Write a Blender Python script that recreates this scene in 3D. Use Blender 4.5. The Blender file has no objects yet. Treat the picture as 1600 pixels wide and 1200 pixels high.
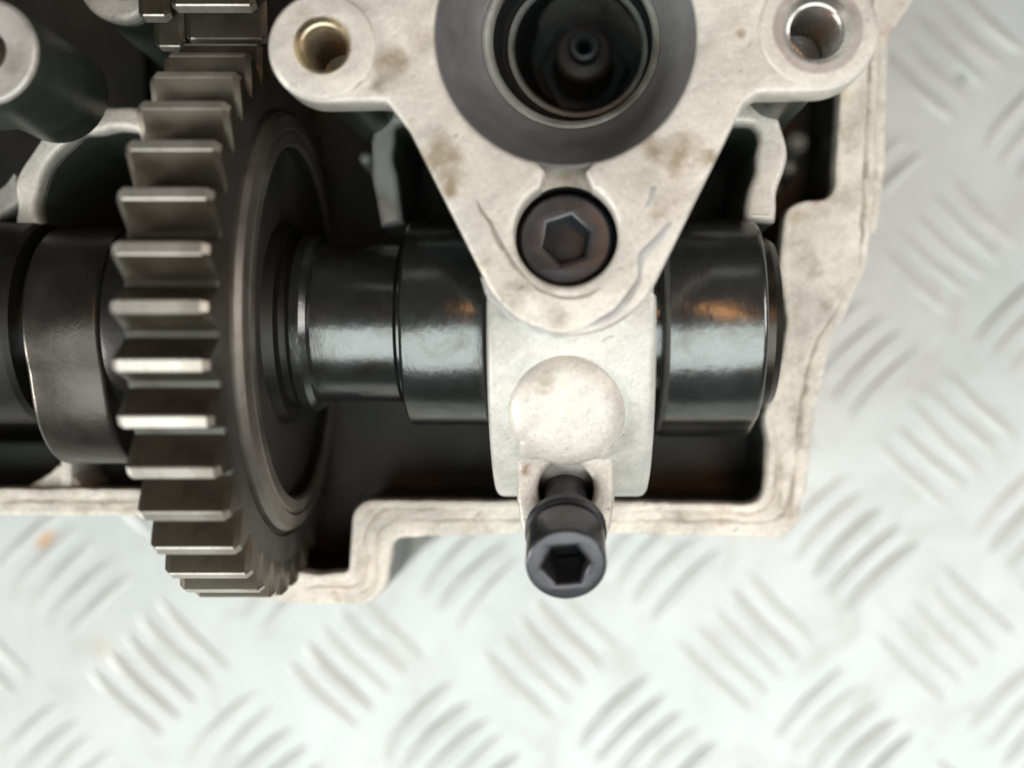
import bpy, bmesh, math, random
from mathutils import Vector, Matrix, noise

random.seed(7)
MM = 0.001
H = 171.0            # camera height above the camshaft axis, in mm
FPX = 1850.0         # focal length in photo pixels
NX = 892.0           # photo column straight below the lens (the picture is framed off-centre)

# ------------------------------------------------------------------ camera, light, exposure
scene = bpy.context.scene
C = scene.collection
cam_d = bpy.data.cameras.new("camera")
cam_d.sensor_width = 36.0
cam_d.lens = 36.0 * FPX / 1600.0
cam_d.shift_x = -(NX - 800.0) / 1600.0
cam_d.clip_start = 0.005
cam_d.clip_end = 20.0
cam_d.dof.use_dof = True
cam_d.dof.focus_distance = (H - 14) * MM
cam_d.dof.aperture_fstop = 9.0
cam = bpy.data.objects.new("camera", cam_d)
cam.location = (0, 0, H * MM)
C.objects.link(cam)
scene.camera = cam

world = bpy.data.worlds.new("World")
scene.world = world
world.use_nodes = True
world.node_tree.nodes["Background"].inputs[0].default_value = (0.80, 0.90, 0.88, 1)
world.node_tree.nodes["Background"].inputs[1].default_value = 0.05


def area(name, loc, target, sx, sy, power, col):
    l = bpy.data.lights.new(name, 'AREA')
    l.shape = 'RECTANGLE'
    l.size, l.size_y = sx, sy
    l.energy = power
    l.color = col
    o = bpy.data.objects.new(name, l)
    o.location = loc
    d = Vector(target) - Vector(loc)
    o.rotation_euler = d.to_track_quat('-Z', 'Y').to_euler()
    C.objects.link(o)
    return o


area("workshop_tube_lamp", (0.10, -0.56, 0.95), (0, 0, -0.02), 1.5, 0.95, 17.0, (0.94, 1.0, 0.985))
area("side_window_lamp", (-0.82, -0.36, 0.30), (0, 0, 0.02), 0.22, 0.18, 7.0, (1.0, 0.985, 0.95))
area("right_window_lamp", (1.15, 0.15, 0.80), (0.05, 0, -0.05), 0.7, 0.6, 7.5, (1.0, 0.93, 0.90))
area("warm_reflection_light", (0.12, 0.10, 0.60), (0.02, 0, 0), 0.20, 0.026, 0.27, (1.0, 0.45, 0.16))  # added warm light; stands in for the orange reflection of a hand

vs = scene.view_settings
vs.view_transform = 'Standard'
vs.look = 'None'
vs.exposure = 0.0
vs.gamma = 1.0
vs.use_curve_mapping = False
scene.cycles.max_bounces = 8
scene.cycles.filter_width = 1.7


# ------------------------------------------------------------------ helpers
def P(px, py, z):
    """photo pixel at height z (mm) -> x, y in mm"""
    k = (H - z) / FPX
    return ((px - NX) * k, (600 - py) * k)


def finish(me, smooth_angle=35):
    for p in me.polygons:
        p.use_smooth = True
    me.set_sharp_from_angle(angle=math.radians(smooth_angle))


def link(name, me, mat, parent=None, label=None, cat=None, group=None, kind=None):
    o = bpy.data.objects.new(name, me)
    C.objects.link(o)
    if mat and not me.materials:
        me.materials.append(mat)
    if parent:
        o.parent = parent
    tag(o, label, cat, group, kind)
    return o


def tag(o, label=None, cat=None, group=None, kind=None):
    if label: o["label"] = label
    if cat: o["category"] = cat
    if group: o["group"] = group
    if kind: o["kind"] = kind
    return o


def empty(name, loc, label, cat, group=None):
    o = bpy.data.objects.new(name, None)
    o.empty_display_size = 0.01
    o.location = Vector(loc) * MM
    C.objects.link(o)
    return tag(o, label, cat, group)


def reparent(o, parent):
    """keep world coordinates of vertices while the parent sits at an offset"""
    o.parent = parent
    o.matrix_parent_inverse = Matrix.Translation(-parent.location)
    return o


def mesh(verts, faces, angle=35):
    me = bpy.data.meshes.new("m")
    me.from_pydata([Vector(v) * MM for v in verts], [], faces)
    me.validate()
    bm = bmesh.new(); bm.from_mesh(me)
    bmesh.ops.recalc_face_normals(bm, faces=bm.faces)
    bm.to_mesh(me); bm.free()
    finish(me, angle)
    return me


def catmull(pts, n=6, closed=True):
    out = []
    L = len(pts)
    rng = range(L) if closed else range(L - 1)
    for i in rng:
        if closed:
            p0, p1, p2, p3 = pts[i - 1], pts[i], pts[(i + 1) % L], pts[(i + 2) % L]
        else:
            p0, p1, p2, p3 = pts[max(i - 1, 0)], pts[i], pts[i + 1], pts[min(i + 2, L - 1)]
        for k in range(n):
            t = k / n
            q = []
            for a in range(len(p1)):
                q.append(0.5 * (2 * p1[a] + (p2[a] - p0[a]) * t + (2 * p0[a] - 5 * p1[a] + 4 * p2[a] - p3[a]) * t * t
                                + (3 * p1[a] - p0[a] - 3 * p2[a] + p3[a]) * t ** 3))
            out.append(tuple(q))
    if not closed:
        out.append(tuple(pts[-1]))
    return out


def fillet(pts, r, n=6):
    """round the corners of a closed polygon; r a number or one per vertex"""
    out = []
    L = len(pts)
    for i in range(L):
        a, b, c = Vector(pts[i - 1][:2]), Vector(pts[i][:2]), Vector(pts[(i + 1) % L][:2])
        rr = r[i] if isinstance(r, (list, tuple)) else r
        if rr <= 0:
            out.append(tuple(b)); continue
        u, v = (a - b), (c - b)
        lu, lv = u.length, v.length
        u /= lu; v /= lv
        ang = math.acos(max(-1, min(1, u.dot(v))))
        if ang > math.pi - 0.02:
            out.append(tuple(b)); continue
        t = min(rr / math.tan(ang / 2), lu * 0.48, lv * 0.48)
        p, q = b + u * t, b + v * t
        for k in range(n + 1):
            s = k / n
            out.append(tuple(p * (1 - s) ** 2 + b * 2 * s * (1 - s) + q * s * s))
    return out


def circle(cx, cy, r, n=48, a0=0.0):
    return [(cx + r * math.cos(a0 + 2 * math.pi * k / n), cy + r * math.sin(a0 + 2 * math.pi * k / n)) for k in range(n)]


def prism(loops, z0, z1, bevel=0.0, res=2, axis='Z', angle=35):
    """solid from outline + hole loops (mm), z0..z1 along the axis, edges rounded"""
    cu = bpy.data.curves.new("c", 'CURVE')
    cu.dimensions = '2D'
    cu.fill_mode = 'BOTH'
    cu.extrude = max((z1 - z0) / 2 - bevel, 0.001) * MM
    cu.bevel_depth = bevel * MM
    cu.bevel_resolution = res
    cu.offset = -bevel * MM
    for lp in loops:
        s = cu.splines.new('POLY')
        s.points.add(len(lp) - 1)
        for i, p in enumerate(lp):
            s.points[i].co = (p[0] * MM, p[1] * MM, 0, 1)
        s.use_cyclic_u = True
    ob = bpy.data.objects.new("c", cu)
    C.objects.link(ob)
    dg = bpy.context.evaluated_depsgraph_get()
    dg.update()
    me = bpy.data.meshes.new_from_object(ob.evaluated_get(dg))
    bpy.data.objects.remove(ob)
    bpy.data.curves.remove(cu)
    me.materials.clear()
    me.transform(Matrix.Translation((0, 0, (z0 + z1) / 2 * MM)))
    if axis == 'X':      # (x, y, z) -> (z, x, y): profile drawn in Y-Z, extruded along X
        me.transform(Matrix(((0, 0, 1, 0), (1, 0, 0, 0), (0, 1, 0, 0), (0, 0, 0, 1))))
    bm = bmesh.new(); bm.from_mesh(me)
    bmesh.ops.remove_doubles(bm, verts=bm.verts, dist=1e-6)
    bmesh.ops.recalc_face_normals(bm, faces=bm.faces)
    bm.to_mesh(me); bm.free()
    finish(me, angle)
    return me


def lathe(profile, axis='Z', c=(0, 0), n=64, drift=None, angle=30, closed=False):
    """profile: (radius, height) pairs. axis Z at c=(x, y) or axis X at c=(y, z)"""
    verts, faces = [], []
    m = len(profile)
    for i, (r, h) in enumerate(profile):
        ox, oy = drift(h) if drift else (0, 0)
        for k in range(n):
            a = 2 * math.pi * k / n
            u, v = c[0] + ox + r * math.cos(a), c[1] + oy + r * math.sin(a)
            verts.append((u, v, h) if axis == 'Z' else (h, u, v))
    rows = m if closed else m - 1
    for i in range(rows):
        j = (i + 1) % m
        for k in range(n):
            l = (k + 1) % n
            faces.append((i * n + k, i * n + l, j * n + l, j * n + k))
    return mesh(verts, faces, angle)


def tube(path, radius, n=8, jitter=0.0, flat=1.0, closed=False, taper=False):
    """tube along 3-D points in mm"""
    verts, faces = [], []
    L = len(path)
    for i, p in enumerate(path):
        p = Vector(p)
        a = Vector(path[(i - 1) % L] if closed or i > 0 else path[0])
        b = Vector(path[(i + 1) % L] if closed or i < L - 1 else path[-1])
        t = (b - a).normalized()
        side = t.cross(Vector((0, 0, 1)))
        side = side.normalized() if side.length > 1e-6 else Vector((1, 0, 0))
        up = side.cross(t)
        nz = noise.noise(p * 0.35 + Vector((3, 7, 1)))
        r = radius * (1 + jitter * nz * 1.6)
        if taper:
            r *= max(0.04, min(1.0, 6.0 * i / L, 6.0 * (L - 1 - i) / L))
        off = side * jitter * radius * noise.noise(p * 0.5 + Vector((11, 2, 5))) * 1.5
        for k in range(n):
            ang = 2 * math.pi * k / n
            verts.append(p + off + side * r * math.cos(ang) + up * r * flat * math.sin(ang))
    for i in range(L if closed else L - 1):
        j = (i + 1) % L
        for k in range(n):
            l = (k + 1) % n
            faces.append((i * n + k, i * n + l, j * n + l, j * n + k))
    if not closed:
        faces.append(tuple(range(n)))
        faces.append(tuple((L - 1) * n + k for k in range(n)))
    return mesh(verts, faces, 60)


# ------------------------------------------------------------------ materials
def new_mat(name):
    m = bpy.data.materials.new(name)
    m.use_nodes = True
    nt = m.node_tree
    return m, nt, nt.nodes["Principled BSDF"]


def nd(nt, t, **kw):
    n = nt.nodes.new(t)
    for k, v in kw.items():
        setattr(n, k, v)
    return n


def noise_node(nt, coord, scale, detail=5, rough=0.55, dist=0.0):
    n = nd(nt, 'ShaderNodeTexNoise')
    n.inputs['Scale'].default_value = scale
    n.inputs['Detail'].default_value = detail
    n.inputs['Roughness'].default_value = rough
    n.inputs['Distortion'].default_value = dist
    nt.links.new(coord, n.inputs['Vector'])
    return n.outputs['Fac']


def ramp(nt, fac, a, b, ca=(0, 0, 0, 1), cb=(1, 1, 1, 1)):
    r = nd(nt, 'ShaderNodeValToRGB')
    r.color_ramp.elements[0].position = a
    r.color_ramp.elements[0].color = ca
    r.color_ramp.elements[1].position = b
    r.color_ramp.elements[1].color = cb
    nt.links.new(fac, r.inputs['Fac'])
    return r.outputs['Color']


def mix(nt, fac, a, b):
    m = nd(nt, 'ShaderNodeMix', data_type='RGBA')
    for s, v in ((m.inputs['Factor'], fac), (m.inputs['A'], a), (m.inputs['B'], b)):
        if hasattr(v, 'is_linked') or hasattr(v, 'links'):
            nt.links.new(v, s)
        elif isinstance(v, (int, float)):
            s.default_value = v
        else:
            s.default_value = (*v, 1)
    return m.outputs['Result']


def mul(nt, a, k):
    m = nd(nt, 'ShaderNodeMath', operation='MULTIPLY')
    nt.links.new(a, m.inputs[0])
    if isinstance(k, (int, float)):
        m.inputs[1].default_value = k
    else:
        nt.links.new(k, m.inputs[1])
    return m.outputs[0]


def bump(nt, bsdf, h, strength, dist, prev=None):
    b = nd(nt, 'ShaderNodeBump')
    b.inputs['Strength'].default_value = strength
    b.inputs['Distance'].default_value = dist
    nt.links.new(h, b.inputs['Height'])
    if prev is not None:
        nt.links.new(prev, b.inputs['Normal'])
    nt.links.new(b.outputs['Normal'], bsdf.inputs['Normal'])
    return b.outputs['Normal']


def metal_mat(name, base, dirt=None, dirt_amt=0.6, dirt_scale=90, lo=0.52, hi=0.70, metallic=0.0, rough=0.5,
              var=0.12, grain=0.12, grain_scale=1600, stretch=None, rough_var=0.15, fleck=0.0, spec=0.5, streak=0.0, spots=(), speckle=0.0):
    m, nt, b = new_mat(name)
    tc = nd(nt, 'ShaderNodeTexCoord')
    co = tc.outputs['Object']
    if stretch:
        mp = nd(nt, 'ShaderNodeMapping')
        mp.inputs['Scale'].default_value = stretch
        nt.links.new(co, mp.inputs['Vector'])
        sco = mp.outputs['Vector']
    else:
        sco = co
    n1 = noise_node(nt, co, 160, 6, 0.6)
    dark = tuple(c * (1 - var * 1.6) for c in base)
    light = tuple(min(1, c * (1 + var)) for c in base)
    col = mix(nt, ramp(nt, n1, 0.3, 0.7), dark, light)
    if dirt:
        n2 = noise_node(nt, co, dirt_scale, 8, 0.62, 0.6)
        col = mix(nt, mul(nt, ramp(nt, n2, lo, hi), dirt_amt), col, dirt)
    if streak or fleck:
        mps = nd(nt, 'ShaderNodeMapping')
        mps.vector_type = 'TEXTURE'
        mps.inputs['Rotation'].default_value = (0, 0, math.radians(38))
        mps.inputs['Scale'].default_value = (3.6, 1.0, 1.6)
        nt.links.new(co, mps.inputs['Vector'])
    if streak:
        n5 = noise_node(nt, mps.outputs[0], 420, 6, 0.62)
        col = mix(nt, mul(nt, ramp(nt, n5, 0.50, 0.72), streak), col, tuple(c * 0.55 for c in base))
        n6 = noise_node(nt, mps.outputs[0], 260, 5, 0.6)
        col = mix(nt, mul(nt, ramp(nt, n6, 0.56, 0.70), streak), col, tuple(min(1, c * 1.25) for c in base))
    for (sx, sy, sr, sc, sk) in spots:
        wob = nd(nt, 'ShaderNodeTexNoise')
        wob.inputs['Scale'].default_value = 330
        wob.inputs['Detail'].default_value = 5
        nt.links.new(co, wob.inputs['Vector'])
        wv = nd(nt, 'ShaderNodeVectorMath', operation='MULTIPLY_ADD')
        nt.links.new(wob.outputs['Color'], wv.inputs[0])
        wv.inputs[1].default_value = (sr * 2.6, sr * 2.6, 0)
        nt.links.new(co, wv.inputs[2])
        fl = nd(nt, 'ShaderNodeVectorMath', operation='MULTIPLY')
        nt.links.new(wv.outputs[0], fl.inputs[0])
        fl.inputs[1].default_value = (1, 1, 0)
        vd = nd(nt, 'ShaderNodeVectorMath', operation='DISTANCE')
        nt.links.new(fl.outputs[0], vd.inputs[0])
        vd.inputs[1].default_value = (sx + sr * 1.3, sy + sr * 1.3, 0)
        mr = nd(nt, 'ShaderNodeMapRange')
        mr.inputs['From Min'].default_value = sr * 0.2
        mr.inputs['From Max'].default_value = sr * 1.15
        mr.inputs['To Min'].default_value = sk
        mr.inputs['To Max'].default_value = 0
        nt.links.new(vd.outputs['Value'], mr.inputs['Value'])
        col = mix(nt, mr.outputs[0], col, sc)
    if fleck:
        n4 = noise_node(nt, mps.outputs[0], 900, 3, 0.6)
        col = mix(nt, mul(nt, ramp(nt, n4, 0.66, 0.72), fleck), col, (0.10, 0.08, 0.06))
    if speckle:
        n7 = noise_node(nt, co, 2300, 3, 0.7)
        col = mix(nt, mul(nt, ramp(nt, n7, 0.52, 0.66), speckle), col, tuple(c * 0.5 for c in base))
        n8 = noise_node(nt, co, 1500, 3, 0.7)
        col = mix(nt, mul(nt, ramp(nt, n8, 0.55, 0.68), speckle), col, tuple(min(1, c * 1.3) for c in base))
    nt.links.new(col, b.inputs['Base Color'])
    b.inputs['Metallic'].default_value = metallic
    b.inputs['Specular IOR Level'].default_value = spec
    n3 = noise_node(nt, sco, grain_scale, 4, 0.6)
    rr = nd(nt, 'ShaderNodeMapRange')
    rr.inputs['To Min'].default_value = max(rough - rough_var, 0.03)
    rr.inputs['To Max'].default_value = min(rough + rough_var, 1)
    nt.links.new(n1, rr.inputs['Value'])
    nt.links.new(rr.outputs[0], b.inputs['Roughness'])
    p = bump(nt, b, n1, 0.25, 0.0004)
    if grain:
        bump(nt, b, n3, grain, 0.0002, p)
    return m


M = {}
BROWN = (0.17, 0.115, 0.055)
def spot(px, py, z, r, c=(0.24, 0.17, 0.085), k=0.75):
    x, y = P(px, py, z)
    return (x * MM, y * MM, r * MM, c, k)


HOLDER_SPOTS = [spot(690, 240, 30, 3.2), spot(705, 285, 30, 1.8), spot(1065, 240, 30, 2.6), spot(1020, 235, 30, 1.7), spot(1110, 250, 30, 1.5),
                spot(610, 95, 30, 2.0), spot(600, 130, 30, 1.6, (0.14, 0.10, 0.06)), spot(1155, 52, 30, 0.8), spot(700, 300, 30, 1.2), spot(760, 405, 30, 1.6, k=0.5),
                spot(850, 598, 23, 1.6, k=0.55), spot(826, 733, 14, 0.9, (0.26, 0.12, 0.05)), spot(480, 30, 30, 2.2, k=0.45),
                spot(800, 470, 29, 2.2, (0.2, 0.16, 0.11), 0.5), spot(870, 500, 29, 1.8, (0.2, 0.16, 0.11), 0.5), spot(1030, 330, 30, 1.5, k=0.4), spot(660, 60, 30, 1.8, k=0.35)]
RIM_SPOTS = [spot(1272, 312, -10, 0.7, (0.40, 0.12, 0.05)), spot(1238, 335, -10, 1.6, (0.40, 0.30, 0.14), 0.6), spot(1318, 150, -10, 1.6, (0.40, 0.30, 0.14), 0.5),
             spot(1290, 480, -10, 1.6, (0.2, 0.15, 0.1), 0.6), spot(1250, 640, -10, 1.8, (0.2, 0.15, 0.1), 0.5), spot(1060, 812, -10, 1.8, (0.2, 0.15, 0.1), 0.5)]
M['cast'] = metal_mat("cast_aluminium", (0.625, 0.585, 0.52), BROWN, 0.42, 110, 0.53, 0.76, 0.25, 0.48, var=0.09, grain=0.45, grain_scale=1100, fleck=0.6, streak=0.45, spots=HOLDER_SPOTS, speckle=0.4)
M['cast_machined'] = metal_mat("machined_aluminium", (0.575, 0.565, 0.52), BROWN, 0.3, 70, 0.55, 0.75, 0.15, 0.45, grain=0.22,
                               grain_scale=600, fleck=0.45, streak=0.5, spots=HOLDER_SPOTS[10:16], speckle=0.35)
M['rim'] = metal_mat("stained_gasket_face", (0.68, 0.63, 0.55), (0.30, 0.22, 0.14), 0.6, 190, 0.50, 0.68, 0.0, 0.6, var=0.16, grain=0.4,
                     grain_scale=900, fleck=0.4, streak=0.5, spots=RIM_SPOTS, speckle=0.55)
M['sealant'] = metal_mat("old_sealant", (0.60, 0.53, 0.44), (0.20, 0.16, 0.115), 0.6, 240, 0.47, 0.60, 0.0, 0.55, var=0.2, grain=0.4, grain_scale=700)
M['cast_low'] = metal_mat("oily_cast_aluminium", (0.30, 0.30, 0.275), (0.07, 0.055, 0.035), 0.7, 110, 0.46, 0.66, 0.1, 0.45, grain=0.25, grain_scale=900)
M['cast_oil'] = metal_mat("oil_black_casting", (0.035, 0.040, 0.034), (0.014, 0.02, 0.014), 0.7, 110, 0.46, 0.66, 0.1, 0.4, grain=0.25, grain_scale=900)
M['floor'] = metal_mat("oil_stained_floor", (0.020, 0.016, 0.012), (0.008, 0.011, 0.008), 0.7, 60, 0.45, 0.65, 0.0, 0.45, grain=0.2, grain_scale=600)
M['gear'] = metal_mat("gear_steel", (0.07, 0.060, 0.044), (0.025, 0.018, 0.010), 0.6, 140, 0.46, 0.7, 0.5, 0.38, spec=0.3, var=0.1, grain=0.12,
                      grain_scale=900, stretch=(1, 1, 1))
M['gear_tip'] = metal_mat("pale_tooth_tip", (0.52, 0.485, 0.43), (0.20, 0.15, 0.09), 0.6, 260, 0.48, 0.66, 0.7, 0.34)  # tip lands paler than the flanks
M['hub'] = metal_mat("turned_hub_steel", (0.20, 0.18, 0.155), (0.10, 0.08, 0.055), 0.5, 120, 0.48, 0.7, 0.75, 0.42)
M['gear_face'] = metal_mat("gear_side_steel", (0.10, 0.096, 0.088), (0.03, 0.028, 0.02), 0.5, 90, 0.5, 0.7, 0.7, 0.45, grain=0.1)
M['shaft'] = metal_mat("oiled_cam_steel", (0.16, 0.166, 0.163), (0.05, 0.038, 0.024), 0.55, 130, 0.46, 0.70, 0.9, 0.23, var=0.1, grain=0.2,
                       grain_scale=500, stretch=(2, 0.6, 0.6), rough_var=0.08)
M['shaft_dark'] = metal_mat("rough_cam_steel", (0.024, 0.023, 0.021), (0.012, 0.010, 0.011), 0.5, 90, 0.5, 0.7, 0.6, 0.42, grain=0.15)
M['bolt'] = metal_mat("black_oxide_steel", (0.085, 0.085, 0.093), (0.035, 0.03, 0.027), 0.5, 260, 0.46, 0.68, 0.6, 0.33, var=0.1, grain=0.15, grain_scale=2200)
M['brass'] = metal_mat("brassy_thread", (0.56, 0.48, 0.35), (0.30, 0.19, 0.08), 0.5, 200, 0.5, 0.7, 0.9, 0.28)
M['lobe'] = metal_mat("matt_cam_lobe", (0.085, 0.078, 0.068), (0.03, 0.025, 0.018), 0.6, 60, 0.42, 0.66, 0.8, 0.32)
M['worn_ring'] = metal_mat("worn_bore_face", (0.46, 0.43, 0.40), (0.16, 0.13, 0.10), 0.6, 180, 0.45, 0.66, 0.3, 0.4, streak=0.5)
M['stain'] = metal_mat("brown_scratch", (0.22, 0.19, 0.145), (0.40, 0.37, 0.32), 0.7, 300, 0.42, 0.6)
M['worn'] = metal_mat("worn_grey_edge", (0.40, 0.395, 0.39), (0.22, 0.16, 0.13), 0.5, 200, 0.45, 0.7, 0.2, 0.45)
M['rubber_and_shade'] = metal_mat("rubber_and_recess_shade", (0.018, 0.018, 0.02), None, metallic=0.0, rough=0.4)  # washer rubber; in deep holes the near-black stands in for shade
M['well'] = metal_mat("dark_well_wall", (0.15, 0.15, 0.152), (0.07, 0.06, 0.045), 0.4, 80, 0.5, 0.7, 0.1, 0.55, grain=0.15)
M['ceramic'] = metal_mat("plug_ceramic", (0.06, 0.05, 0.04), None, rough=0.4)
M['steel'] = metal_mat("thread_steel", (0.55, 0.53, 0.50), (0.25, 0.18, 0.10), 0.3, 200, 0.5, 0.7, 0.9, 0.25)


def plate_material():
    m, nt, b = new_mat("brushed_aluminium_plate")
    tc = nd(nt, 'ShaderNodeTexCoord')
    co = tc.outputs['Object']
    n1 = noise_node(nt, co, 28, 6, 0.6)
    col = mix(nt, ramp(nt, n1, 0.3, 0.72), (0.48, 0.50, 0.49), (0.58, 0.595, 0.585))
    n2 = noise_node(nt, co, 75, 8, 0.65, 1.0)
    col = mix(nt, mul(nt, ramp(nt, n2, 0.52, 0.72), 0.45), col, (0.36, 0.335, 0.30))
    # two small rust spots where the photo shows them
    for (px, py, r, c, k) in ((66, 838, 0.0030, (0.55, 0.27, 0.10), 0.75), (160, 1012, 0.0028, (0.52, 0.44, 0.28), 0.35), (1503, 122, 0.0014, (0.2, 0.2, 0.2), 0.7)):
        x, y = P(px, py, -70)
        vd = nd(nt, 'ShaderNodeVectorMath', operation='DISTANCE')
        wob = nd(nt, 'ShaderNodeVectorMath', operation='ADD')
        nt.links.new(co, wob.inputs[0])
        wob.inputs[1].default_value = (0, 0, 0)
        nt.links.new(wob.outputs[0], vd.inputs[0])
        vd.inputs[1].default_value = (x * MM, y * MM, 0)
        mr = nd(nt, 'ShaderNodeMapRange')
        mr.inputs['From Min'].default_value = r * 0.35
        mr.inputs['From Max'].default_value = r * 1.1
        mr.inputs['To Min'].default_value = k
        mr.inputs['To Max'].default_value = 0
        nt.links.new(vd.outputs['Value'], mr.inputs['Value'])
        col = mix(nt, mr.outputs[0], col, c)
    nt.links.new(col, b.inputs['Base Color'])
    b.inputs['Metallic'].default_value = 0.25
    mr = nd(nt, 'ShaderNodeMapRange')
    mr.inputs['To Min'].default_value = 0.30
    mr.inputs['To Max'].default_value = 0.52
    nt.links.new(n2, mr.inputs['Value'])
    nt.links.new(mr.outputs[0], b.inputs['Roughness'])
    mp = nd(nt, 'ShaderNodeMapping')
    mp.inputs['Rotation'].default_value = (0, 0, 0.6)
    mp.inputs['Scale'].default_value = (1, 14, 1)
    nt.links.new(co, mp.inputs['Vector'])
    n3 = noise_node(nt, mp.outputs[0], 60, 4, 0.6)
    p = bump(nt, b, n1, 0.3, 0.0012)
    bump(nt, b, n3, 0.12, 0.0004, p)
    return m


M['plate'] = plate_material()
M['tread'] = metal_mat("worn_tread_bars", (0.51, 0.52, 0.505), (0.34, 0.315, 0.28), 0.5, 40, 0.40, 0.62, 0.3, 0.42, var=0.12, grain=0.15)

# ------------------------------------------------------------------ the checker plate table top
ZT = -70.0
plate = link("table_plate", prism([fillet([(-430, -360), (430, -360), (430, 360), (-430, 360)], 6)], -4, 0, 0.5), M['plate'], None,
             "pale aluminium five-bar checker plate under the engine head", "table", kind="structure")
plate.location.z = ZT * MM


def bar_mesh(L=21.5, W=2.8, h=0.5):
    verts, faces = [], []
    nu, nv = 9, 4
    for i in range(nu + 1):
        t = -1 + 2 * i / nu
        w = W / 2 * max(1 - abs(t) ** 2.4, 0.0) ** 0.5
        hh = h * max(1 - abs(t) ** 4, 0) ** 0.5
        for j in range(nv + 1):
            s = -1 + 2 * j / nv
            z = hh * (1 - abs(s) ** 2.2)
            verts.append((t * L / 2, s * w + 0.8 * (1 - t * t) - 0.4, z))
    for i in range(nu):
        for j in range(nv):
            a = i * (nv + 1) + j
            faces.append((a, a + nv + 1, a + nv + 2, a + 1))
    return mesh(verts, faces, 80)


barm = bar_mesh()
barm.materials.append(M['tread'])
ax, ay = P(860, 1018, ZT)
ux, uy = 20.3, 20.6
vx, vy = 19.6, -18.9
spots = []
for i in range(-22, 23):
    for j in range(-22, 23):
        cx, cy = ax + i * ux + j * vx, ay + i * uy + j * vy
        if abs(cx) > 415 or abs(cy) > 345:
            continue
        even = (i + j) % 2 == 0
        d = Vector((vx, vy)).normalized() if even else Vector((ux, uy)).normalized()
        q = Vector((-d.y, d.x))
        for k in range(-2, 3):
            spots.append((cx + q.x * k * 4.9, cy + q.y * k * 4.9, math.atan2(d.y, d.x), (i * 7 + j * 3) % 2 == 0))


def in_view(x, y):
    if not (-124 < x < 102 and -86 < y < 86):
        return False
    if -135 < x < 33 and y > -14:      # under the casting
        return False
    return True


near = [s for s in spots if in_view(s[0], s[1])]
near.sort(key=lambda s: abs(s[0]) + abs(s[1]))
near_set = set(near[:290])
far_v, far_f = [], []
for s in spots:
    if s in near_set:
        o = link("tread_bar", barm, None, plate)
        o.location = (s[0] * MM, s[1] * MM, 0.00002)
        o.rotation_euler.z = s[2] + random.uniform(-0.05, 0.05) + (math.pi if s[3] else 0)
        o.scale = (random.uniform(0.95, 1.03), random.uniform(0.75, 1.1), random.uniform(0.35, 1.1))
    else:
        b0 = len(far_v)
        rot = Matrix.Rotation(s[2], 3, 'Z')
        for v in barm.vertices:
            far_v.append(rot @ (v.co / MM) + Vector((s[0], s[1], 0.02)))
        for p in barm.polygons:
            far_f.append(tuple(b0 + k for k in p.vertices))
link("tread_pattern", mesh(far_v, far_f, 80), M['tread'], plate, kind="stuff")

# ------------------------------------------------------------------ the cylinder head casting
ZR = -10.0        # gasket face
head = empty("cylinder_head", (0, 0, ZT), "cream stained aluminium cylinder head casting with open rim lying on checker plate", "cylinder head")


def add(name, me, mat, parent, **kw):
    return reparent(link(name, me, mat, None, **kw), parent)


def rough_loop(pts, amp=0.22, seed=0.0):
    out = []
    L = len(pts)
    for i, p in enumerate(pts):
        a, b = Vector(pts[i - 1][:2]), Vector(pts[(i + 1) % L][:2])
        t = (b - a)
        t = t.normalized() if t.length > 0 else Vector((1, 0))
        nrm = Vector((-t.y, t.x))
        k = noise.noise(Vector((p[0] * 0.4 + seed, p[1] * 0.4, seed))) * amp * 1.4 + noise.noise(Vector((p[0] * 1.2 + seed, p[1] * 1.2, 4))) * amp * 0.6
        out.append((p[0] + nrm.x * k, p[1] + nrm.y * k))
    return out


def resample(pts, step):
    out = []
    L = len(pts)
    for i in range(L):
        a, b = Vector(pts[i][:2]), Vector(pts[(i + 1) % L][:2])
        n = max(1, int((b - a).length / step))
        for k in range(n):
            out.append(tuple(a.lerp(b, k / n)))
    return out


def px_loop(pp, z, r):
    return fillet([P(x, y, z) for x, y in pp], r)


outer_px = [(1374, -760), (1373, 100), (1364, 300), (1354, 425), (1300, 530), (1274, 640), (1258, 770), (1238, 840), (960, 834), (800, 834),
            (614, 840), (600, 944), (470, 944), (400, 936), (330, 880), (268, 806), (100, 806), (-420, 800), (-420, -760)]
outer_r = [8, 0, 30, 14, 14, 14, 8, 5.5, 0, 0, 2.6, 5, 0, 6, 6, 4, 0, 8, 8]
inner_px = [(1318, -700), (1312, 120), (1301, 312), (1226, 316), (1215, 420), (1229, 500), (1212, 600), (1190, 650), (1200, 690), (1196, 788),
            (965, 783), (800, 782), (552, 780), (546, 892), (500, 896), (420, 890), (362, 850), (300, 764), (120, 762), (-380, 762), (-380, -700)]
inner_r = [6, 0, 2.6, 4.5, 6, 5, 6, 4, 4, 4.0, 0, 0, 3.6, 1.2, 3, 5, 6, 4, 0, 4, 4]
outer = [P(x, y, ZR) for x, y in outer_px]
inner = [P(x, y, ZR) for x, y in inner_px]
outer_f = rough_loop(resample(fillet(outer, outer_r, 8), 0.8), 0.16, 1.0)
inner_f = rough_loop(resample(fillet(inner, inner_r, 8), 0.8), 0.13, 9.0)
add("gasket_rim", prism([outer_f, inner_f], -13.5, ZR, 0.45, 2), M['rim'], head)
inner_low = [(x + (0.25 if x < 0 else -0.0), y) for x, y in inner]
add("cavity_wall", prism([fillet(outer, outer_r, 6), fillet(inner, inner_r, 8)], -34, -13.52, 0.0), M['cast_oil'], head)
add("casting_base", prism([fillet(outer, outer_r, 6)], ZT + 0.02, -34.02, 1.0, 1), M['cast_low'], head)
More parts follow.
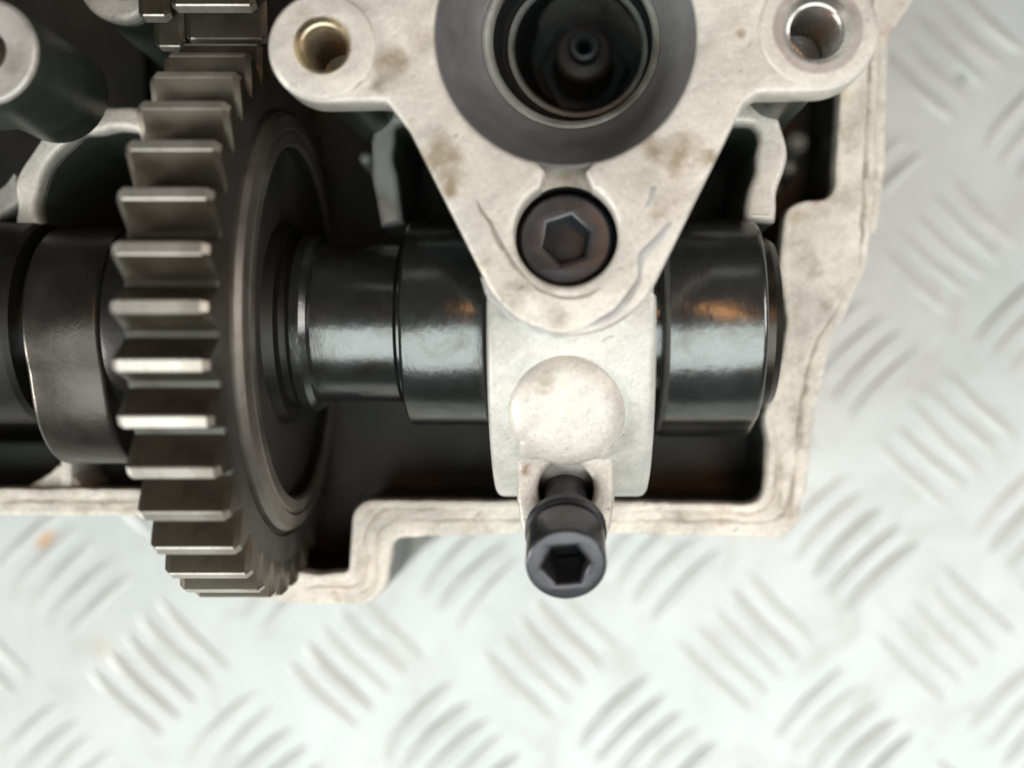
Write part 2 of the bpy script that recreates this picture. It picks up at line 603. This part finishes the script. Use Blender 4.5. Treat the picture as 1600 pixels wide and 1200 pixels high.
add("cavity_floor", prism([fillet(inner, inner_r, 6)], -33.9, -32.5, 0.0), M['floor'], head)

def offset_loop(pts, d):
    L = len(pts)
    ar = sum(pts[k][0] * pts[(k + 1) % L][1] - pts[(k + 1) % L][0] * pts[k][1] for k in range(L))
    sg = 1 if ar > 0 else -1
    out = []
    for k in range(L):
        a, b = Vector(pts[k - 3]), Vector(pts[(k + 3) % L])
        t = (b - a).normalized()
        out.append((pts[k][0] + t.y * d * sg, pts[k][1] - t.x * d * sg))
    return out


add("gasket_lip", prism([offset_loop(inner_f, 1.25), offset_loop(inner_f, 0.12)], ZR - 0.6, ZR + 0.45, 0.22, 2), M['rim'], head)

# gasket lip lines left on the face: raised, uneven beads of old sealant
bead_paths = [
    [(620, 812), (700, 815), (790, 813), (900, 815), (1010, 814), (1110, 816), (1190, 818), (1222, 806), (1236, 770), (1246, 700), (1256, 620), (1275, 545), (1310, 480), (1330, 440)],
    [(1342, 420), (1350, 330), (1356, 200), (1361, 60), (1364, -60)],
    [(560, 930), (583, 915), (588, 870), (594, 835), (620, 812)],
    [(0, 786), (60, 787), (120, 786), (180, 788), (236, 786)],
    [(470, 922), (510, 918), (556, 918), (570, 890), (572, 840), (590, 806), (640, 796), (760, 796)],
    [(975, 800), (1060, 800), (1150, 804), (1192, 800), (1212, 775), (1215, 720), (1208, 668)],
]
for k, pp in enumerate(bead_paths):
    path = [(*P(x, y, ZR), ZR + 0.02) for x, y in catmull(pp, 14, closed=False)]
    add("sealant_bead", tube(path, 0.36 if k < 4 else 0.42, 8, 0.6, 0.45, taper=True), M['sealant'], head)

# lower ledge of the casting along the right edge
ledge = [P(x, y, -15) for x, y in [(1340, -300), (1452, -300), (1432, -10), (1388, 60), (1384, 250), (1372, 360), (1340, 380)]]
add("lower_flange", prism([fillet(ledge, 1.5)], -24, -15, 0.6), M['rim'], head)


def wall(pp, z, th, zb, name, mat=None, bev=0.9):
    c = catmull([P(x, y, z) for x, y in pp], 8, closed=False)
    l, r = [], []
    for i, p in enumerate(c):
        a, b = Vector(c[max(i - 1, 0)]), Vector(c[min(i + 1, len(c) - 1)])
        t = (b - a).normalized()
        nrm = Vector((-t.y, t.x)) * th / 2 * (1 + 0.45 * noise.noise(Vector((p[0] * 0.22, p[1] * 0.22, 2.0))))
        l.append((p[0] + nrm.x, p[1] + nrm.y)); r.append((p[0] - nrm.x, p[1] - nrm.y))
    if zb < -20 and z > -5:
        add("wall_foot", prism([l + r[::-1]], zb, z - 3.2, 0.3, 1), M['cast_oil'], head)
        zb = z - 3.18
    return add(name, prism([l + r[::-1]], zb, z, bev, 3), mat or M['cast_low'], head)


# arched walls either side of the plug tower, and the arch at the left
wall([(1080, 168), (1150, 166), (1190, 180), (1206, 215), (1204, 260), (1192, 300), (1188, 345)], 3, 4.0, -32, "arch_wall", M['cast'])
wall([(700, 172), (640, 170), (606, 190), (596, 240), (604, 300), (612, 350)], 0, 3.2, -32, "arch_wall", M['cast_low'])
wall([(46, 395), (40, 330), (44, 280), (70, 235), (104, 200), (140, 186), (205, 184), (240, 200), (258, 232)], 4, 3.3, -32, "arch_wall", M['cast'])
wall([(-20, 330), (20, 300), (36, 280)], 2, 3.4, -32, "arch_wall")
# ridge and web by the left cavity, ledge behind the lobe
wall([(104, 700), (103, 735), (102, 768)], ZR - 0.6, 1.6, -32, "rib", M['rim'], 0.4)
web = [P(x, y, -12.5) for x, y in [(-300, 758), (30, 770), (84, 738), (100, 722), (122, 745), (140, 768), (60, 775), (-300, 780)]]
add("rib", prism([fillet(web, 1.0)], -32, -11.2, 0.5), M['rim'], head)
led = [P(x, y, -22) for x, y in [(-300, 690), (260, 690), (300, 800), (-300, 800)]]
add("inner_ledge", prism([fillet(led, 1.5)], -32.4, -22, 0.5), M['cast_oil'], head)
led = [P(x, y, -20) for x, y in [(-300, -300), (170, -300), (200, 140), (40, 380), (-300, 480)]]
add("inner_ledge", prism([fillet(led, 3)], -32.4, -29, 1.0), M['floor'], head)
# bosses cast in the right corner pocket
for (px, py, r, z) in ((1246, 222, 2.0, -24), (1232, 262, 1.6, -26), (1205, 290, 1.5, -22), (572, 248, 1.1, -8), (585, 192, 1.6, -6)):
    x, y = P(px, py, z)
    add("cast_lug", lathe([(0.01, z + 0.9 * r), (r * 0.5, z + 0.75 * r), (r * 0.9, z + 0.3 * r), (r, z - 0.3 * r), (r * 1.15, -32)], 'Z', (x, y), 20),
        M['cast_low'], head)
# pale casting end behind the upper gear, at the top edge
wall([(112, -60), (138, -14), (165, 8), (200, 10), (224, -14), (236, -60)], 8, 2.6, -32, "arch_wall", M['cast'])

# ------------------------------------------------------------------ camshaft with its gear
YA = P(0, 505, 0)[1]          # shaft axis, y in mm (z = 0)
X0, X1 = -51.6, -40.6         # gear thickness
NT, RT, RP, RR = 37, 39.0, 37.0, 34.6

shaft = empty("camshaft", (0, YA, 0), "dark oiled camshaft with wide bare toothed gear running under the pale bearing holder", "camshaft")


def addx(name, me, mat, parent, **kw):
    return add(name, me, mat, parent, **kw)


def rev(profile, n=72, y=YA, angle=30):
    return lathe([(r, x) for x, r in profile], 'X', (y, 0), n, None, angle)


addx("shaft", rev([(-85.90, 0.01), (-85.90, 10.5), (-53.90, 10.5), (-53.90, 10.6), (-35.90, 10.6), (-27.90, 10.8), (-22.40, 11.0), (-21.90, 10.2), (11.10, 10.2), (28.50, 10.2), (28.50, 0.01)]), M['shaft'], shaft)
addx("collar", rev([(-38.40, 10), (-38.40, 12.2), (-37.80, 12.7), (-36.50, 12.7), (-35.70, 12.2), (-35.10, 11.0), (-35.10, 10)]), M['shaft'], shaft)
addx("journal", rev([(-35.90, 10), (-35.90, 11.1), (-35.50, 11.4), (-24.10, 11.4), (-23.70, 11.0), (-23.70, 10)]), M['shaft'], shaft)


def lobe(x0, x1, base, nose, ang, mat, name="cam_lobe", ch=0.5):
    """cam lobe: base circle with a nose pointing along angle ang (0 = +y, 90 = +z)"""
    pts = []
    for k in range(96):
        a = 2 * math.pi * k / 96
        d = (a - math.radians(ang) + math.pi) % (2 * math.pi) - math.pi
        lift = (nose - base) * max(0, math.cos(min(abs(d) * 1.25, math.pi / 2))) ** 1.5
        r = base + lift
        pts.append((YA + r * math.cos(a), r * math.sin(a)))
    return addx(name, prism([pts], x0, x1, ch, 2, axis='X'), mat, shaft)


lobe(-22.9, -11.3, 14.7, 20.5, 80 + 180, M['shaft'])
lobe(12.4, 26.3, 14.8, 20.5, 60 + 180, M['shaft'], ch=0.9)
addx("end_collar", rev([(26.1, 8), (26.1, 12.3), (27.6, 12.3), (28.6, 11.6), (28.6, 0.01)]), M['lobe'], shaft)
lobe(-73.4, -62.9, 13.6, 20.6, 192, M['lobe'], ch=0.8)
addx("collar", rev([(-62.9, 8), (-62.9, 13.2), (-62.1, 13.6), (-58.4, 13.6), (-57.4, 12.4), (-57.4, 8)]), M['shaft_dark'], shaft)
addx("journal", rev([(-84, 8), (-84, 14.5), (-75.5, 14.5), (-74.7, 14.0), (-74.7, 8)]), M['shaft_dark'], shaft)


def tooth_mesh(x0, x1, ch=0.75):
    prof = [(-2.75, RR - 0.5), (-2.30, RR + 0.25), (-1.95, 35.9), (-1.55, 37.0), (-1.15, 38.1), (-0.80, 38.85), (-0.62, RT),
            (0.62, RT), (0.80, 38.85), (1.15, 38.1), (1.55, 37.0), (1.95, 35.9), (2.30, RR + 0.25), (2.75, RR - 0.5)]
    m = len(prof)
    verts, faces = [], []
    for x, inset in ((x0, 1.0), (x0 + ch, 0.0), (x1 - ch, 0.0), (x1, 1.0)):
        for (t, r) in prof:
            f = max(0, (r - RR) / (RT - RR))
            rr = r - inset * ch * 0.9 * f
            tt = t * (1 - 0.16 * inset * (0.3 + f))
            verts.append((x, tt, rr))
    for s in range(3):
        for k in range(m - 1):
            faces.append((s * m + k, s * m + k + 1, (s + 1) * m + k + 1, (s + 1) * m + k))
    faces.append(tuple(range(m)))
    faces.append(tuple(3 * m + k for k in range(m))[::-1])
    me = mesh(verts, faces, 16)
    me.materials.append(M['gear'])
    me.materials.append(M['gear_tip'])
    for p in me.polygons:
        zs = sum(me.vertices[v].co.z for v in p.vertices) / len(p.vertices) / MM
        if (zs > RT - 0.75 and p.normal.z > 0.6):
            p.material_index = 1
    return me


def gear(parent, y, x0, x1, phase, first_label=None, name="gear", face_mat=None):
    """gear body with every tooth a piece of its own; phase in degrees from +z towards -y"""
    body = lathe([(RR - 4.2, x0 + 0.4), (RR - 0.4, x0), (RR - 0.05, x0 + 0.3), (RR - 0.05, x1 - 0.3), (RR - 0.4, x1), (RR - 4.0, x1), (RR - 4.4, x1 - 0.5),
                  (12, x1 - 0.5), (12, x0 + 0.4)], 'X', (0, 0), 148, None, 30, closed=True)
    g = link(name, body, face_mat or M['gear_face'], parent)
    g.location = (0, (y * MM) - parent.location.y, -parent.location.z)
    g.location.x = -parent.location.x
    if first_label:
        g["label"] = first_label
    tm = tooth_mesh(x0, x1)
    for k in range(NT):
        t = link("tooth", tm, None, g)
        t.rotation_euler.x = math.radians(phase + k * 360 / NT)
    return g


g1 = gear(shaft, YA, X0, X1, 0.2, "wide steel gear with trapezoid teeth and brown oil film")
# hub steps on the gear's right face
hub = lathe([(29.8, X1 - 0.6), (29.8, X1 + 0.4), (29.3, X1 + 1.2), (27.6, X1 + 1.6), (27.2, X1 + 1.3), (26.8, X1 + 1.6), (25.4, X1 + 1.7), (25.0, X1 + 1.2)], 'X', (0, 0), 120, None, 25)
link("hub_ring", hub, M['hub'], g1)
hub2 = lathe([(25.1, X1 + 1.3), (24.4, X1 - 2.6), (15.4, X1 - 2.8), (14.0, X1 + 1.0), (12.0, X1 + 1.2), (11.6, X1 + 3.0), (9, X1 + 3.0)], 'X', (0, 0), 96, None, 25)
link("hub_web", hub2, M['shaft_dark'], g1)  # web near-black: shadow beside the hub put into its colour

# second camshaft, upper edge of the frame: split gear whose two halves are out of step
Y2 = YA + 2 * RP + 0.7
shaft2 = empty("camshaft", (0, Y2, 0), "second camshaft at the top edge whose split gear meshes with the wide gear", "camshaft")
ph = 90 + 2.43 - 360 / NT / 2
add("shaft", lathe([(0.01, -90), (10.5, -90), (10.5, 28), (0.01, 28)], 'X', (Y2, 0), 48), M['shaft'], shaft2)
gear(shaft2, Y2, -51.8, -40.8, 90 - 2.2 - 360 / NT / 2 * 1, "wide half of the split gear")
gear(shaft2, Y2, -56.6, -52.4, 90 - 2.2 - 360 / NT / 2 * 0.45, "narrow half of the split gear, set slightly out of step")

# ------------------------------------------------------------------ bearing holder with spark plug tower
ZP = 30.0
holder = empty("camshaft_holder", (0, YA, 0), "pale triangular bearing holder with large round plug well and two bored ears", "bearing holder")
well_c = P(884, 52, ZP)
rw = 206 * (H - ZP) / FPX
bolt_c = P(885, 365, ZP)
rb = 82 * (H - ZP) / FPX
ear_l = P(505, 73, ZP); rl = 87 * (H - ZP) / FPX
ear_r = P(1277, 46, ZP); rr_ = 97 * (H - ZP) / FPX


def arc(c, r, a0, a1, n=20):
    return [(c[0] + r * math.cos(math.radians(a0 + (a1 - a0) * k / n)), c[1] + r * math.sin(math.radians(a0 + (a1 - a0) * k / n))) for k in range(n + 1)]


ac = P(892, 374, ZP)
pl = [P(612, -40, ZP)] + arc(ear_l, rl, 78, 268, 44)
pl += fillet([P(520, 160, ZP), P(604, 158, ZP), P(640, 205, ZP), P(752, 442, ZP)], [0, 1.2, 1.5, 0])[1:-1]
pl += arc(ac, 149 * (H - ZP) / FPX, 207, 335, 30)
pl += fillet([P(1040, 428, ZP), P(1162, 162, ZP), P(1186, 145, ZP), P(1240, 144, ZP)], [0, 1.6, 1.2, 0])[1:]
pl += arc(ear_r, rr_, 273, 455, 44) + [P(1172, -70, ZP)]
pl += arc(well_c, rw + 4.2, 36, 144, 30)
# keyhole: well + slot + bolt recess in one opening
hw = 2.45
key = []
a_w = math.degrees(math.asin(hw / rw))
a_b = math.degrees(math.asin(hw / rb))
wl = arc(well_c, rw, 270 + a_w + 3.5, 270 - a_w - 3.5 + 360, 80)
bl = arc(bolt_c, rb, 90 + a_b + 7, 90 - a_b - 7 + 360, 60)
key = wl + fillet([wl[-1], (well_c[0] - hw, well_c[1] - rw * math.cos(math.radians(a_w)) - 0.9), bl[0]], 0, 2)[1:-1] + bl + \
      [(well_c[0] + hw, well_c[1] - rw * math.cos(math.radians(a_w)) - 0.9)]
add("top_plate", prism([pl, key, circle(*ear_l, 3.2, 40), circle(*ear_r, 4.3, 40)], 24.6, ZP, 0.55, 2), M['cast'], holder)


# raised round faces of the two ears
add("ear_face", prism([circle(*ear_l, rl - 0.35, 64), circle(*ear_l, 3.4, 40)], ZP - 0.5, ZP + 0.45, 0.3, 2), M['cast'], holder)
add("ear_face", prism([circle(*ear_r, rr_ - 0.45, 64), circle(*ear_r, 4.4, 40)], ZP - 0.5, ZP + 0.3, 0.25, 2), M['cast'], holder)
# bored sleeves in the ears: machined rings and thread turns
def threaded(c, r_in, z_top, ring_r, name_parent, mat, chamfer, ring_mat):
    add("bore_ring", lathe([(r_in + chamfer, z_top + 0.25), (ring_r - 0.3, z_top + 0.25), (ring_r, z_top - 0.1), (ring_r + 0.01, z_top - 0.6)], 'Z', c, 56), ring_mat, name_parent)
    prof = [(r_in + chamfer, z_top + 0.25), (r_in + 0.25, z_top - chamfer)]
    z = z_top - chamfer - 0.1
    while z > z_top - 13:
        prof += [(r_in, z), (r_in + 0.42, z - 0.5)]
        z -= 1.0
    prof += [(r_in * 0.98, z), (0.01, z - 0.3)]
    add("threaded_bore", lathe(prof, 'Z', c, 56, None, 20), mat, name_parent)


threaded(ear_l, 2.75, ZP + 0.25, 3.9, holder, M['brass'], 0.7, M['cast'])
threaded(ear_r, 3.2, ZP + 0.12, 5.6, holder, M['steel'], 1.0, M['worn_ring'])
# boss skirts below the ears
for c, r in ((ear_l, 4.4), (ear_r, 5.0)):
    add("ear_boss", lathe([(r, 24.8), (r * 0.96, 12), (r * 0.9, -10)], 'Z', c, 40), M['cast_oil'], holder)

# well: funnel, step, deep bore, leaning a little
def drift(h):
    d = ZP - h
    return (0.06 * d, 0.22 * d)


add("well_wall", lathe([(rw + 0.5, ZP - 0.75), (rw + 0.02, ZP - 0.8), (rw - 0.6, ZP - 2.5), (13.4, 22.5), (11.9, 19.6), (11.5, 19.3), (11.2, 18.6), (10.9, 17.2)], 'Z', well_c, 96, drift, 30),
    M['well'], holder)
add("well_lip", lathe([(11.4, 19.3), (11.0, 19.5), (10.6, 19.2), (10.4, 18.2), (10.4, 16)], 'Z', well_c, 96, drift, 60), M['cast_low'], holder)
add("well_bore", lathe([(10.5, 17), (10.3, 4), (9.4, 2), (9.3, -20), (8.9, -24), (0.01, -24.5)], 'Z', well_c, 80, drift, 30), M['rubber_and_shade'], holder)  # bore near-black: shade of the well put into its colour
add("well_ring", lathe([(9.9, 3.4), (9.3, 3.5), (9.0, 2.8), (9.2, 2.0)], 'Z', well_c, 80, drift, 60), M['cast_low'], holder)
add("well_tube", lathe([(13.6, 15.5), (13.6, -32)], 'Z', (well_c[0] + 1.4, well_c[1] + 4.2), 64), M['cast_low'], holder)
# bolt recess: floor and wall
add("recess_cup", lathe([(rb + 0.3, 26.2), (rb + 0.01, 26.0), (rb, 20.5), (0.01, 20.4)], 'Z', bolt_c, 56), M['rubber_and_shade'], holder)  # casting blackened here, shade of the recess put into the colour
slot = [(well_c[0] - hw - 0.8, well_c[1] - rw + 0.6), (well_c[0] + hw + 0.8, well_c[1] - rw + 0.6)] + arc(bolt_c, rb + 0.02, 58, 122, 16)
add("slot_floor", prism([slot], 24.7, 26.2, 0.08, 1), M['stain'], holder)

# bearing cap: arch over the shaft
xa, xb = P(759, 520, 25)[0], P(1027, 520, 25)[0]
RC = 24.9
prof = [(YA - RC, -9.0)] + [(YA + RC * math.cos(math.radians(a)), RC * math.sin(math.radians(a))) for a in range(180, 80, -4)] + [(YA + 2.9, 20.0), (YA + 22, 19.0), (YA + 22, -9.0)]
add("bearing_cap", prism([prof], xa, xb, 1.1, 3, axis='X', angle=40), M['cast_machined'], holder)
# round pad on the cap
bc = P(885, 641, 22.5)
cz = math.sqrt(RC ** 2 - (bc[1] - YA) ** 2)
ZL = 16.5
lc = P(884, 766, ZL)
pad = lathe([(0.01, 1.75), (3.0, 1.7), (5.2, 1.45), (6.4, 1.05), (7.1, 0.5), (7.6, -0.3), (7.9, -1.6), (8.0, -8)], 'Z', (0, 0), 72, None, 60)
pad.transform(Matrix.Translation(Vector((bc[0], bc[1], cz)) * MM) @ Matrix.Rotation(math.radians(19), 4, 'X'))
add("round_pad", pad, M['cast'], holder)
# lug with bolt hole in front of the pad
lug = fillet([(lc[0] - 6.2, lc[1] + 7), (lc[0] - 6.4, lc[1] - 1), (lc[0] - 5.6, lc[1] - 7.2), (lc[0] + 5.6, lc[1] - 7.2), (lc[0] + 6.4, lc[1] - 1), (lc[0] + 6.2, lc[1] + 7)], [2.5, 6, 5, 5, 6, 2.5], 8)
add("bolt_lug", prism([lug, circle(lc[0], lc[1], 3.7, 40)], -9, ZL, 0.85, 3, angle=60), M['cast'], holder)
sl = [(bc[1] - 1.5, cz + 0.4), (bc[1] - 4.5, cz - 0.6), (bc[1] - 6.4, cz - 2.2), (lc[1] + 4.2, ZL + 0.4), (lc[1] + 4.0, 4), (bc[1] - 1.5, 4)]
add("pad_slope", prism([fillet(sl, [0, 3, 3, 0.6, 0, 0])], lc[0] - 6.1, lc[0] + 6.1, 1.3, 4, axis='X', angle=70), M['cast'], holder)
add("hole_sleeve", lathe([(4.4, ZL - 0.7), (3.68, ZL - 1.0), (3.6, 4), (0.01, 3.9)], 'Z', lc, 40), M['cast_low'], holder)


# scuff marks and the polished arc on the plate: low ridges of the casting
def scuff(pp, z, r, mat=None):
    path = [(*P(x, y, z), z) for x, y in catmull(pp, 8, closed=False)]
    return add("scuff_ridge", tube(path, r, 8, 0.5, 0.22, taper=True), mat or M['cast_machined'], holder)


scuff([(752, 432), (775, 468), (815, 500), (860, 517), (905, 521)], ZP - 0.36, 0.5, M['worn'])
scuff([(880, 519), (930, 505), (970, 480), (995, 445), (1000, 415), (1008, 392), (1035, 365), (1062, 326)], ZP - 0.06, 0.42, M['worn'])
scuff([(1022, 288), (1017, 310), (1006, 328)], ZP - 0.05, 0.36, M['worn'])
scuff([(735, 285), (748, 320), (765, 350), (790, 395), (825, 440), (870, 463), (920, 462), (965, 425)], ZP - 0.03, 0.30, M['stain'])

# ------------------------------------------------------------------ left holder, only its boss in view
lx, ly = P(-26, 80, 30)
holder2 = empty("camshaft_holder", (lx, ly, 0), "round bored boss of another bearing holder cut off by the left edge", "bearing holder")
add("boss", lathe([(3.2, 29.6), (3.2, 30.2), (5.9, 30.2), (6.35, 29.9), (6.55, 29.3), (6.6, 26), (6.7, 9), (4, 8)], 'Z', (lx, ly), 56), M['cast_oil'], holder2)
add("boss_face", lathe([(2.6, 29.8), (3.0, 30.35), (6.0, 30.35), (6.35, 30.1), (6.5, 29.6)], 'Z', (lx, ly), 56), M['worn_ring'], holder2)
add("bore", lathe([(2.7, 30.2), (2.5, 29), (2.5, 16), (0.01, 15.9)], 'Z', (lx, ly), 40), M['steel'], holder2)
arm = [(lx - 4, ly + 6), (lx - 3, ly - 5), (lx - 22, ly - 7), (lx - 24, ly + 9)]
add("arm", prism([fillet(arm, 1)], 10, 24, 1.0), M['cast_oil'], holder2)

# ------------------------------------------------------------------ spark plug at the bottom of the well
d0 = drift(-14)
plug_c = (well_c[0] + d0[0], well_c[1] + d0[1])
plug = empty("spark_plug", (plug_c[0], plug_c[1], -24), "dim spark plug seen end-on at the bottom of the dark well", "spark plug")
add("insulator", lathe([(2.2, -12.5), (3.9, -12.8), (4.5, -13.6), (4.7, -20), (4.9, -24)], 'Z', plug_c, 40), M['ceramic'], plug)
add("terminal", lathe([(1.0, -12.6), (1.05, -9.6), (1.5, -9.1), (2.1, -9.2), (2.35, -9.8), (2.3, -12.6)], 'Z', plug_c, 32), M['bolt'], plug)
hexl = [(plug_c[0] + 7.6 * math.cos(math.radians(60 * k)), plug_c[1] + 7.6 * math.sin(math.radians(60 * k))) for k in range(6)]
add("hex_collar", prism([hexl, circle(plug_c[0], plug_c[1], 4.8, 32)], -24, -22.6, 0.3), M['rubber_and_shade'], plug)  # collar blackened too, the well's shade is in its colour


# ------------------------------------------------------------------ socket head bolts
def socket_bolt(loc, r, hh, neck, hexw, label, rot=(0, 0, 0), flange=0.0, shank_r=3.0, hexrot=0.2, shank_len=8):
    """origin under the head; head on +z"""
    e = empty("socket_bolt", loc, label, "bolt")
    e.rotation_euler = rot
    hx = [(hexw / math.sqrt(3) * math.cos(hexrot + math.pi / 3 * k), hexw / math.sqrt(3) * math.sin(hexrot + math.pi / 3 * k)) for k in range(6)]
    lp = circle(0, 0, r, 64)
    link("head", prism([lp, hx], 2.4 if flange else 0.6, hh, 0.55, 3), M['bolt'], e)
    # hex socket walls and floor
    ring = lathe([(hexw * 0.36, hh * 0.45 - 0.3), (hexw * 0.2, hh * 0.45 - 0.6), (0.01, hh * 0.45 - 0.9)], 'Z', (0, 0), 24)
    link("socket_floor", prism([circle(0, 0, hexw * 0.66, 24)], 0.65, hh * 0.25, 0.1), M['rubber_and_shade'], e)  # shade at the socket bottom is put into the colour
    if flange:
        link("washer", lathe([(shank_r, 0.05), (flange - 0.4, 0.0), (flange, 0.4), (flange, 1.3), (flange - 0.3, 1.6), (r * 0.86, 1.7), (r * 0.84, 2.3), (r * 0.9, 2.5)], 'Z', (0, 0), 56), M['rubber_and_shade'], e)
        link("washer", lathe([(shank_r, -1.9), (shank_r + 0.9, -1.9), (shank_r + 1.15, -1.6), (shank_r + 1.15, -0.9), (shank_r + 0.8, -0.6), (shank_r, -0.6)], 'Z', (0, 0), 48), M['rubber_and_shade'], e)
    link("shank", lathe([(0.01, -shank_len), (shank_r - 0.4, -shank_len), (shank_r, -shank_len + 0.5), (shank_r, -neck - 0.6), (shank_r + 0.35, -neck), (shank_r + 0.35, -neck * 0.4), (shank_r - 0.1, -neck * 0.35), (shank_r - 0.1, 0.8)], 'Z', (0, 0), 40),
         M['bolt'], e)
    return e


socket_bolt((bolt_c[0] - 0.05, bolt_c[1] - 0.15, 20.6), 5.7, 4.6, 1.0, 5.2, "dark socket head bolt sunk in the recess of the pale holder below the plug well", hexrot=0.32)
ux_, uy_ = P(884, 826, 21.5)
socket_bolt((ux_, uy_, 21.0), 4.9, 9.0, 4.0, 5.0, "loose dark socket bolt standing proud and tilted in the holder's front lug",
            rot=(math.radians(23), math.radians(0.5), 0), flange=5.15, shank_r=2.9, hexrot=0.1, shank_len=13)
